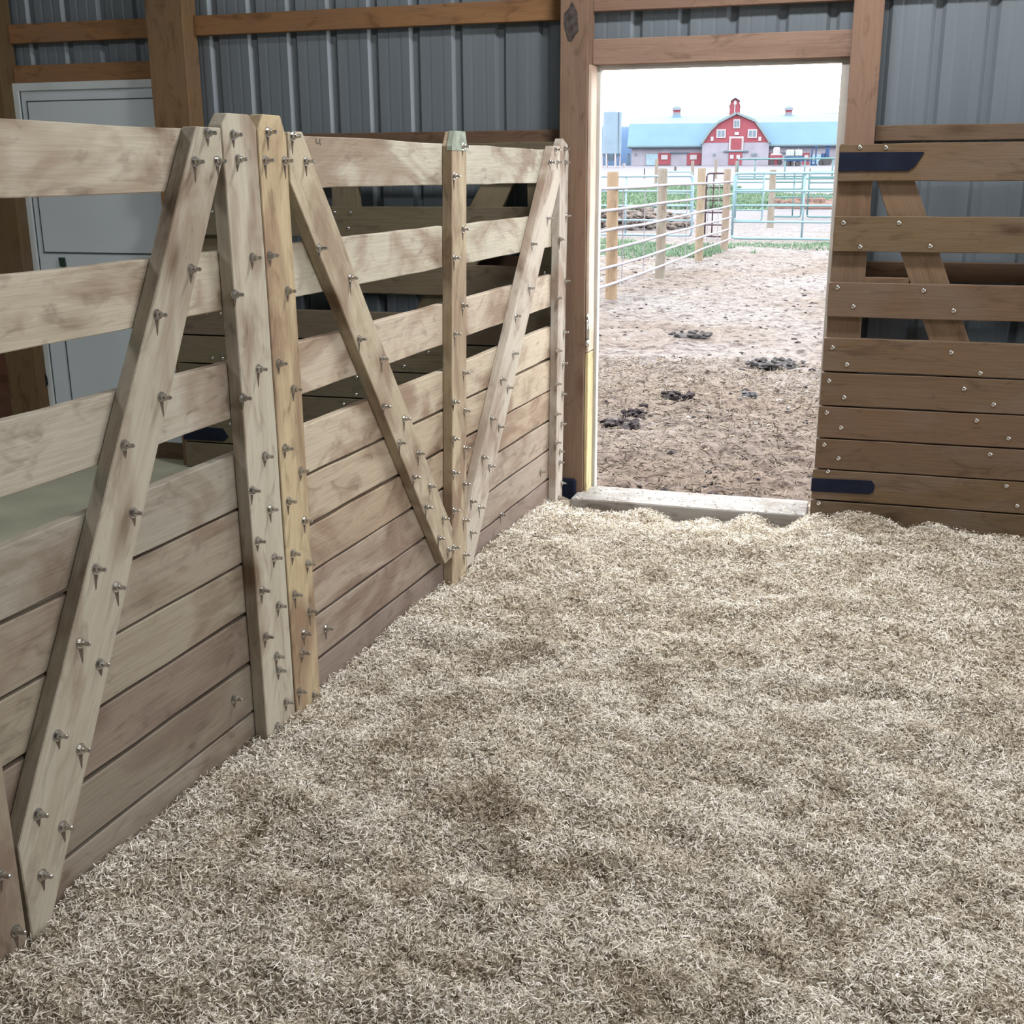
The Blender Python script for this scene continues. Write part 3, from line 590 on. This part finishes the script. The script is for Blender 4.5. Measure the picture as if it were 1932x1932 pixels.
# grass and rubble
GRASS, nt, b = newmat('grass'); L = nt.links.new; b.inputs['Roughness'].default_value = .9
tc = N(nt, 'ShaderNodeTexCoord'); n1 = N(nt, 'ShaderNodeTexNoise', Scale=1.5, Detail=6); L(tc.outputs['Object'], n1.inputs['Vector'])
r = ramp(nt, [(.3, (.16,.26,.17)), (.7, (.26,.38,.25))]); L(n1.outputs['Fac'], r.inputs['Fac']); L(r.outputs['Color'], b.inputs['Base Color'])
def grass(x0, x1, y0, y1, n, h, label, seed):
    x = rng.uniform(x0, x1, n); y = rng.uniform(y0, y1, n)
    ux = (x-(x0+x1)/2)/(x1-x0)*2; uy = (y-(y0+y1)/2)/(y1-y0)*2
    k = (ux**2+uy**2 + 1.2*vnoise(x, y, (x1-x0)/5, seed)) < .85; x, y = x[k], y[k]; n = len(x); z = out_z(x, y)
    a = rng.uniform(0, 6.28, n); w = h*.35; l = rng.uniform(.4, 1, n)*h; dx, dy = np.cos(a)*w, np.sin(a)*w; ex, ey = rng.normal(0, h*.3, n), rng.normal(0, h*.3, n)
    V = np.stack([np.stack([x-dx,y-dy,z-.02],-1), np.stack([x+dx,y+dy,z-.02],-1), np.stack([x+dx*.2+ex,y+dy*.2+ey,z+l],-1), np.stack([x-dx*.2+ex,y-dy*.2+ey,z+l],-1)], 1).reshape(-1,3)
    Q = np.arange(n*4).reshape(-1, 4); o = mesh_np('grass_patch', V, Q, GRASS); tag(o, label, 'grass', kind='stuff')
p = hit(1172, 392); q = hit(1250, 368)
grass(-18, -9.5, 50, 75, 26000, .35, 'bright green grass patch behind the pipe fence', 31)
grass(-15, -2, 52, 66, 22000, .28, 'pale green grass strip beyond the stock panels', 32)
grass(-7.8, -3.5, 24, 29.5, 5000, .09, 'thin green weeds at the foot of the fence', 33)
grass(-5.6, .5, 27.5, 31, 3500, .07, 'sparse yellowish grass in front of the long teal gate', 34)
grass(-13, -6.5, 27, 30.5, 5000, .09, 'low weeds beyond the pipe fence on the left', 35)
RUB = plain('rubble', (.17,.14,.125), .95, 0, .5, 6)
bm = bmesh.new()
for k in range(420):
    s = random.uniform(.05, .17); x = random.uniform(-12.2, -7.6); y = random.uniform(36, 41); e = max(0, 1-((x+10)/2.6)**2)
    bmesh.ops.create_icosphere(bm, subdivisions=1, radius=s, matrix=Matrix.Translation((x, y, -.05+random.random()*.5*e)) @ Matrix.Diagonal((1.3,1,.6,1)))
tag(fin('rubble_heap', bm, RUB), 'low heap of tan rocks and rubble behind the pale blue gate', 'rubble', kind='stuff')
bm = bmesh.new()
for k in range(40): bmesh.ops.create_icosphere(bm, subdivisions=1, radius=random.uniform(.1,.3), matrix=Matrix.Translation((random.gauss(0,.6), random.gauss(0,.3), random.uniform(0,.25))))
bmesh.ops.create_icosphere(bm, subdivisions=3, radius=1, matrix=Matrix.Diagonal((1.7, .8, .3, 1)))
o = fin('dirt_mound', bm, plain('red_dirt', (.22,.14,.12), .95)); p = hit(1531, 392); o.location = (p.x, p.y, p.z); tag(o, 'small reddish dirt mound behind the right stock panel', 'mound')

# ------------------------------------------------------------------ the far barn
DB_ = 160.0; th = math.atan2(ray(1388, 312).x, ray(1388, 312).y)
BN = Vector((math.sin(th), math.cos(th), 0)); BU = Vector((math.cos(th), -math.sin(th), 0))
Bo = onp(1388, 312, BN, DB_)
def B(px, py, v=0.0):
    p = onp(px, py, BN, DB_+v) - Bo; return (p.dot(BU), p.z)
ROOF = plain('pale_blue_metal_roof', (.155,.265,.38), .45, .0, .05, .4); ROOF2 = plain('bright_roof_cap', (.24,.33,.36), .4, .1, .04, .4)
BRICK = plain('grey_block_wall', (.36,.35,.42), .9, 0, .12, .6); RED = plain('barn_red', (.33,.09,.115), .7, 0, .1, .5); WH = plain('white_paint', (.50,.47,.50), .6, 0, .04, 1)
SLATE = plain('dim_glass', (.20,.26,.32), .3); DKB = plain('dark_eave', (.12,.16,.22), .7)
barn = empty('barn', Bo, -th); tag(barn, 'long stone barn with pale blue roof and red gambrel front gable on the horizon', 'barn')
def bp_(name, dims, mat, par=barn, bev=0): return bx(name, dims, mat, par, bev)
GB = 0.0
uL, uR = B(1186, 312)[0], B(1600, 312)[0] + 3.0
ze = B(1400, 272)[1]; zk = B(1200, 234, 2.2)[1]; zr = zk + 1.1
bp_('wall', (uL+.3, uR-.3, .3, 12, -.6, ze+.05), BRICK)
bm = bmesh.new(); prism2 = [(-.5, ze-.12), (2.2, zk), (6.2, zr), (10.2, zk), (12.8, ze-.12), (12.8, ze-.3), (-.5, ze-.3)]
a = [bm.verts.new((uL-.2, y, z)) for y, z in prism2]; c_ = [bm.verts.new((uR+.2, y, z)) for y, z in prism2]
bm.faces.new(a); bm.faces.new(c_[::-1])
for k in range(len(a)): bm.faces.new((a[k], c_[k], c_[(k+1)%len(a)], a[(k+1)%len(a)]))
ro = fin('roof', bm, ROOF, barn); ro.data.materials.append(ROOF2)
for f in ro.data.polygons:
    if abs(f.normal.z) > .9 and f.center.z > zk+.2: f.material_index = 1
bp_('gutter', (uL-.2, uR+.2, -.55, -.42, ze-.25, ze-.08), ROOF2); bp_('eave_shadow_board', (uL, uR, -.4, .32, ze-.42, ze-.25), DKB)
# gable block
gl, gr = B(1325, 272, -1)[0], B(1451, 272, -1)[0]; gb = B(1388, 269, -1)[1]
bp_('gable_wall', (gl, gr, -1, 12, -.6, gb), BRICK)
gp = [B(x, y, -1) for x, y in ((1325,272),(1342,247),(1356,233),(1390,215.5),(1424,230),(1436,247),(1451,270))]
bm = bmesh.new(); prism(bm, [(gp[0][0], gb)] + gp[1:-1] + [(gp[-1][0], gb)], -1.02, 9); fin('gable_front', bm, RED, barn)
bm = bmesh.new()
for (xa, za), (xb, zb) in zip(gp, gp[1:]):
    dx, dz = xb-xa, zb-za; l = math.hypot(dx, dz); nx, nz_ = -dz/l*.28, dx/l*.28
    vs = [(xa,za),(xb,zb),(xb+nx,zb+nz_),(xa+nx,za+nz_)]
    prism(bm, vs, -1.35, 9.5)
fin('gable_roof', bm, ROOF2, barn)
def win(px0, py0, px1, py1, v, par, frame=WH, glass=None, name='window'):
    (a, z1), (b2, z0) = B(px0, py0, v), B(px1, py1, v)
    o = bx(name, (a, b2, v-.10, v, z0, z1), frame, par)
    if glass:
        w = b2-a; h = z1-z0
        bx('pane', (a+w*.14, a+w*.45, v-.13, v-.10, z0+h*.15, z1-h*.15), glass, o); bx('pane', (a+w*.55, b2-w*.14, v-.13, v-.10, z0+h*.15, z1-h*.15), glass, o)
    return o
win(1352,244,1369,260, -1.03, barn, WH, SLATE); win(1411,244,1428,260, -1.03, barn, WH, SLATE)
o = win(1384,225,1396,242, -1.03, barn, WH, SLATE, 'arched_window')
win(1386,249,1394,255, -1.03, barn, WH, None, 'ornament'); win(1341,258,1346,266, -1.03, barn, WH, None, 'ornament'); win(1431,258,1436,266, -1.03, barn, WH, None, 'ornament')
o = win(1376,257.5,1402,285.5, -1.03, barn, WH, None, 'hay_door'); (a, z1), (b2, z0) = B(1379.5,261,-1.2), B(1398.5,282,-1.2)
bx('panel', (a, b2, -1.2, -1.13, z0, z1), RED, o)
o = win(1375,287,1399,311, -1.03, barn, RED, None, 'barn_doors')
for x0 in (1377.5, 1389.5):
    (a, z1), (b2, z0) = B(x0, 292, -1.2), B(x0+6.5, 299.5, -1.2); bx('pane', (a, b2, -1.2, -1.13, z0, z1), WH, o)
bm = bmesh.new(); a, z_ = B(1365, 286, -1.1); b2, _ = B(1412, 286, -1.1); box(bm, a, b2, -1.2, -1.03, z_-.08, z_+.08); fin('door_track', bm, DKB, barn)
for x0 in (1346, 1418, 1424): win(x0, 289, x0+4, 294, -1.03, barn, SLATE, None, 'vent')
# wing doors
for x0, x1, m in ((1219,1241,LTEAL),(1531,1551,LTEAL)): win(x0, 291 if x0 < 1300 else 291, x1, 312, .28, barn, m, None, 'opening_door')
for x0, x1, w0, w1 in ((1242,1265,1247.5,1259.5), (1296.5,1323,1302,1314.5), (1452,1473,1455,1467), (1515,1526,1518,1525), (1550.5,1562.5,1552,1560)):
    o = win(x0, 288.5, x1, 311, .28, barn, RED, None, 'sliding_door'); (a, z1), (b2, z0) = B(w0, 292, .1), B(w1, 301, .1); bx('pane', (a, b2, .08, .16, z0, z1), WH, o)
for x0, x1 in ((1263,1300),(1473,1498)):
    (a, z1), (b2, z0) = B(x0, 287.5, .1), B(x1, 289.5, .1); bx('door_track', (a, b2, .1, .3, z0, z1), DKB, barn)
win(1505, 275, 1508, 286, .28, barn, WH, None, 'downpipe')
for x0 in (1198, 1500, 1511): win(x0, 289, x0+3, 294, .28, barn, SLATE, None, 'vent')
CAPM = plain('darker_white_cap', (.26,.28,.33), .6, 0, .04, 1)  # white toned down so the cupola caps stay visible against the sky
def cupola(px, name='cupola'):
    (a, z0), (b2, z1) = B(px-9, 222.5, 6), B(px+9, 200, 6); c = (a+b2)/2; w = (b2-a)/2; h = z1-z0
    e = empty(name, (c, 6, z0)); e.parent = barn
    def frus(nm, w0, w1, za, zb, m):
        bm = bmesh.new(); va = [bm.verts.new((x*w0, y*w0, za)) for x, y in ((-1,-1),(1,-1),(1,1),(-1,1))]; vb = [bm.verts.new((x*w1, y*w1, zb)) for x, y in ((-1,-1),(1,-1),(1,1),(-1,1))]
        bm.faces.new(va); bm.faces.new(vb[::-1])
        for k in range(4): bm.faces.new((va[k], vb[k], vb[(k+1)%4], va[(k+1)%4]))
        fin(nm, bm, m, e)
    frus('base', w*1.2, w*.85, -.3, h*.22, ROOF); frus('skirt', w*.85, w*.85, h*.22, h*.45, CAPM); frus('louvre', w*.8, w*.8, h*.45, h*.65, RED)
    frus('cap', w*1.05, w*.95, h*.65, h*.86, CAPM); frus('finial_roof', w*.95, w*.3, h*.86, h*1.0, ROOF)
cupola(1277); cupola(1488)
# central cupola: a little gambrel house
(a, z0), (b2, z1) = B(1370, 216, 2), B(1394, 186, 2); w = (b2-a); h = z1-z0
e = empty('large_cupola', (a+.3, 2, z0)); e.parent = barn
bm = bmesh.new(); prism(bm, [(w*.05,-1),(w*.98,-1),(w*.98,h*.5),(w*.86,h*.82),(w*.52,h),(w*.18,h*.82),(w*.05,h*.5)], 0, 2.4); fin('house', bm, RED, e)
bm = bmesh.new(); pl_ = [(-.02*w,h*.42),(w*.14,h*.84),(w*.52,h*1.04),(w*.9,h*.84),(w*1.06,h*.42)]
for (xa, za), (xb, zb) in zip(pl_, pl_[1:]): prism(bm, [(xa,za),(xb,zb),(xb,zb+.12),(xa,za+.12)], -.25, 2.6)
fin('roof', bm, ROOF2, e)
bx('corner_board', (w*.46, w*.54, -.06, 0, -.3, h*.62), WH, e); bm = bmesh.new(); prism(bm, [(w*.40,h*.62),(w*.64,h*.62),(w*.64,h*.80),(w*.52,h*.9),(w*.40,h*.80)], -.08, 0); fin('arched_louvre', bm, WH, e)

# silo on legs
sb = onp(1153, 312, BN, 150); s0 = onp(1137, 290, BN, 150); s1 = onp(1172, 290, BN, 150); rr_ = (s1-s0).length/2
SIL = plain('silo_steel', (.29,.39,.49), .4, .2, .08, .5)
si = tag(empty('feed_silo', (sb.x, sb.y, sb.z)), 'tall pale blue cylindrical feed bin on legs left of the barn', 'silo')
hb = onp(1153, 290, BN, 150).z - sb.z; ht = onp(1153, 212, BN, 150).z - sb.z
bm = bmesh.new(); tube(bm, [(0,0,hb),(0,0,ht)], rr_, 24, rr_*.92); fin('tank', bm, SIL, si)
bm = bmesh.new(); tube(bm, [(0,0,ht),(0,0,ht+.5)], rr_*.92, 24, .25); fin('roof', bm, SIL, si); bm = bmesh.new(); tube(bm, [(0,0,ht+.4),(0,0,ht+.95)], .22, 10); fin('filler_cap', bm, ZINC_OLD, si)
bm = bmesh.new(); tube(bm, [(0,0,hb),(0,0,hb-.9)], rr_*.98, 24, .3); fin('hopper', bm, SIL, si)
for k in range(6):
    x, y = rr_*.93*math.cos(k*1.047+.2), rr_*.93*math.sin(k*1.047+.2); bm = bmesh.new(); tube(bm, [(x,y,-.4),(x,y,hb)], .1, 6); fin('leg', bm, WH, si)
bm = bmesh.new(); tube(bm, [(rr_*1.02,-.4,hb),(rr_*1.02,-.4,ht)], .18, 8); fin('fill_pipe', bm, SIL, si)
# white post stone by the silo, vehicles
def veh(px0, px1, pyb, v, name, label, cat, build):
    p0 = onp(px0, pyb, BN, DB_+v); p1 = onp(px1, pyb, BN, DB_+v); e = empty(name, ((p0.x+p1.x)/2, (p0.y+p1.y)/2, (p0.z+p1.z)/2), -th); tag(e, label, cat); build(e, (p1-p0).length/2); return e
TYRE = plain('tyre_rubber', (.03,.03,.035), .9); BLU = plain('tractor_blue', (.05,.10,.22), .5); TARP = plain('white_tarp', (.45,.50,.50), .6)
def wheel(par, x, y, r, w=.25):
    bm = bmesh.new(); tube(bm, [(x, y-w/2, r), (x, y+w/2, r)], r, 16); fin('wheel', bm, TYRE, par)
def b_truck(e, w):
    bx('bed', (-w, w, -1, 1, .55, 1.15), RED, e, .05); bx('cab', (-w*.5, w*.55, -.9, .9, 1.15, 2.1), WH, e, .12); bx('hood', (-w*.9, w*.9, -1, 1, 1.1, 1.35), WH, e, .08)
    for x in (-w*.65, w*.65): wheel(e, x, -.85, .3); wheel(e, x, .85, .3)
veh(1452, 1475, 311.5, -6, 'pickup_truck', 'red pickup with a white cab parked in front of the right wing of the barn', 'truck', b_truck)
def b_trailer(e, w):
    bx('deck', (-w, w, -1.1, 1.1, .6, 1.15), BLU, e, .04)
    for x0, x1 in ((-w*.85,-.05*w),(.02*w,w*.75)): bx('tarp_load', (x0, x1, -1, 1, 1.15, 1.95), TARP, e, .12)
    for x in (-w*.5, -w*.3, w*.4): wheel(e, x, -.9, .32); wheel(e, x, .9, .32)
    bm = bmesh.new(); tube(bm, [(w,0,.7),(w+1.5,0,.6)], .08, 6); fin('drawbar', bm, BLU, e)
veh(1479, 1516, 314, -8, 'flatbed_trailer', 'long blue trailer carrying two white tarped loads', 'trailer', b_trailer)
def b_tractor(e, w):
    bx('engine_hood', (-w, 0, -.4, .4, .8, 1.5), BLU, e, .1); bx('cab', (0, w*.8, -.6, .6, .9, 2.3), BLU, e, .12); bx('cab_roof', (-.1, w*.9, -.7, .7, 2.3, 2.42), BLU, e, .03)
    wheel(e, w*.45, -.7, .55, .35); wheel(e, w*.45, .7, .55, .35); wheel(e, -w*.7, -.6, .4); wheel(e, -w*.7, .6, .4)
veh(1548, 1564, 313, -5, 'tractor', 'dark blue tractor parked at the right end of the barn', 'tractor', b_tractor)
def b_loader(e, w):
    bm = bmesh.new(); tube(bm, [(-w*.8,0,0),(-w*.8,0,2.0),(-w*.2,0,2.3),(w*.6,0,2.2)], .09, 6); fin('arm', bm, BLU, e)
    bm = bmesh.new(); tube(bm, [(w*.2,0,0),(w*.2,0,2.2)], .09, 6); fin('mast', bm, BLU, e); bx('base', (-w, w*.6, -.5, .5, 0, .25), BLU, e)
veh(1529, 1544, 313, -5, 'post_hoist', 'blue steel hoist frame standing left of the tractor', 'farm equipment', b_loader)
def b_barrel(e, w): bm = bmesh.new(); tube(bm, [(0,0,0),(0,0,w*2.6)], w, 12); fin('drum', bm, WH, e)
veh(1174, 1180, 316, -8, 'barrel', 'small white drum standing between the silo and the barn', 'barrel', b_barrel)
def b_bin(e, w): bx('bin_body', (-w, w, -.5, .5, 0, 1.3), DKB, e, .04); bx('lid', (-w, w, -.5, .5, 1.3, 1.4), DKB, e)
veh(1184, 1188, 311, -3, 'waste_bin', 'dark bin against the left end of the barn wall', 'bin', b_bin)
# far blue sheds / trees behind, distant hill
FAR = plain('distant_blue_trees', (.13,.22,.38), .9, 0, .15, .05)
def blob(name, px0, px1, pyt, D, label, cat, seed, mat, depth=12, top=.15):
    p0 = onp(px0, 312, BN, D); p1 = onp(px1, 312, BN, D); t = onp((px0+px1)/2, pyt, BN, D).z - 2.0; n = 26; random.seed(seed); bm = bmesh.new(); L_ = (p1-p0).length
    for k in range(n):
        u = (k+.5)/n; h = t*(1-top*random.random())
        for j in range(3):
            c = p0.lerp(p1, u) + BN*(j*depth/3); rr = L_/n*1.6+h*.12
            bmesh.ops.create_icosphere(bm, subdivisions=2, radius=1, matrix=Matrix.Translation((c.x, c.y, 2+h*.45)) @ Matrix.Diagonal((rr, rr, h*.55, 1)))
    tag(fin(name, bm, mat, smooth=True), label, cat); random.seed(seed+100)
blob('tree_line', 1112, 1187, 235, 210, 'hazy blue line of trees behind the silo', 'trees', 5, FAR)
HILL = plain('distant_hill', (.20,.22,.25), .95, 0, .1, .02)
hc = onp(1562, 300, BN, 420); V, Q = [], []
gx = np.linspace(-60, 80, 60); gy = np.linspace(-40, 40, 24); hh = onp(1562, 211.5, BN, 420).z
GX, GY = np.meshgrid(gx, gy); Z = 2 + (hh-2)*np.exp(-(GX/22)**4*.5 - (GY/25)**2) + .6*vnoise(GX, GY, 9, 8)
V = np.stack([hc.x + GX, hc.y + GY, Z], -1).reshape(-1, 3); i = np.arange(60*24).reshape(24, 60); Q = np.stack([i[:-1,:-1], i[:-1,1:], i[1:,1:], i[1:,:-1]], -1).reshape(-1, 4)
o = mesh_np('hill', V, Q, HILL, smooth=True); tag(o, 'low grey hill rising behind the right end of the barn roof', 'hill')

# outdoor finishes are matte; their colours are darkened evenly to offset the raised sky strength
for m in (ROOF, ROOF2, BRICK, RED, WH, SLATE, DKB, CAPM, SIL, FAR, HILL, TARP, BLU, PIPE, GAL, TEAL, LTEAL, MAROON, GREENP, PW, GRASS, RUB, DIRT, CHAFF, STONE, MAN, bpy.data.materials['red_dirt'], bpy.data.materials['grey_manure']):
    nt = m.node_tree; b = nt.nodes['Principled BSDF']; l = b.inputs['Base Color'].links[0]; src = l.from_socket
    nt.links.new(mix(nt, src, (.47,.47,.47), 1.0, 'MULTIPLY'), b.inputs['Base Color']); b.inputs['Specular IOR Level'].default_value = .12; b.inputs['Roughness'].default_value = .8

# ------------------------------------------------------------------ light
w = bpy.data.worlds.new('overcast_sky'); SC.world = w; w.use_nodes = True; nt = w.node_tree; bg = nt.nodes['Background']
tc = N(nt, 'ShaderNodeTexCoord'); sx = N(nt, 'ShaderNodeSeparateXYZ'); nt.links.new(tc.outputs['Generated'], sx.inputs[0])
r = ramp(nt, [(.0, (.93,.97,1.0)), (.35, (1,1,1)), (1, (.95,.98,1.0))]); nt.links.new(sx.outputs['Z'], r.inputs['Fac']); nt.links.new(r.outputs['Color'], bg.inputs['Color'])
bg.inputs['Strength'].default_value = 7.5
def area(name, loc, rot, sx_, sy_, power, color):
    l = bpy.data.lights.new(name, 'AREA'); l.shape = 'RECTANGLE'; l.size = sx_; l.size_y = sy_; l.energy = power; l.color = color
    o = bpy.data.objects.new(name, l); COL.objects.link(o); o.location = loc; o.rotation_euler = rot; return o
# assumed daylight from the right (area light before a solid wall, no door built), and unseen overhead lights, some added to brighten dim areas
area('assumed_side_daylight', (6.15, 3.5, 1.9), (0, math.radians(90), 0), 3.2, 2.6, 230, (1.0, .985, .96))
area('unseen_overhead_light', (2.0, 1.4, 3.85), (0, 0, 0), 1.2, .3, 80, (1.0, .98, .95))  # added to brighten the near bedding; no lamp known there
area('unseen_overhead_light', (-.45, 4.3, 3.85), (0, 0, 0), .9, .3, 115, (1.0, .98, .95))  # unseen; set here so the bedding before the doorway brightens
area('unseen_overhead_light', (-4.6, 1.2, 4.05), (0, 0, 0), 1.2, .35, 85, (1.0, .98, .95))  # added to lift the next pen's floor and white door
area('rear_fill_light', (1.0, -6.9, 2.0), (math.radians(90), 0, 0), 3.0, 2.6, 4, (.80, .90, 1.0))  # added weak bluish fill on the end wall; no rear door built

SC.view_settings.view_transform = 'Standard'; SC.view_settings.look = 'None'; SC.view_settings.exposure = 0; SC.view_settings.gamma = 1
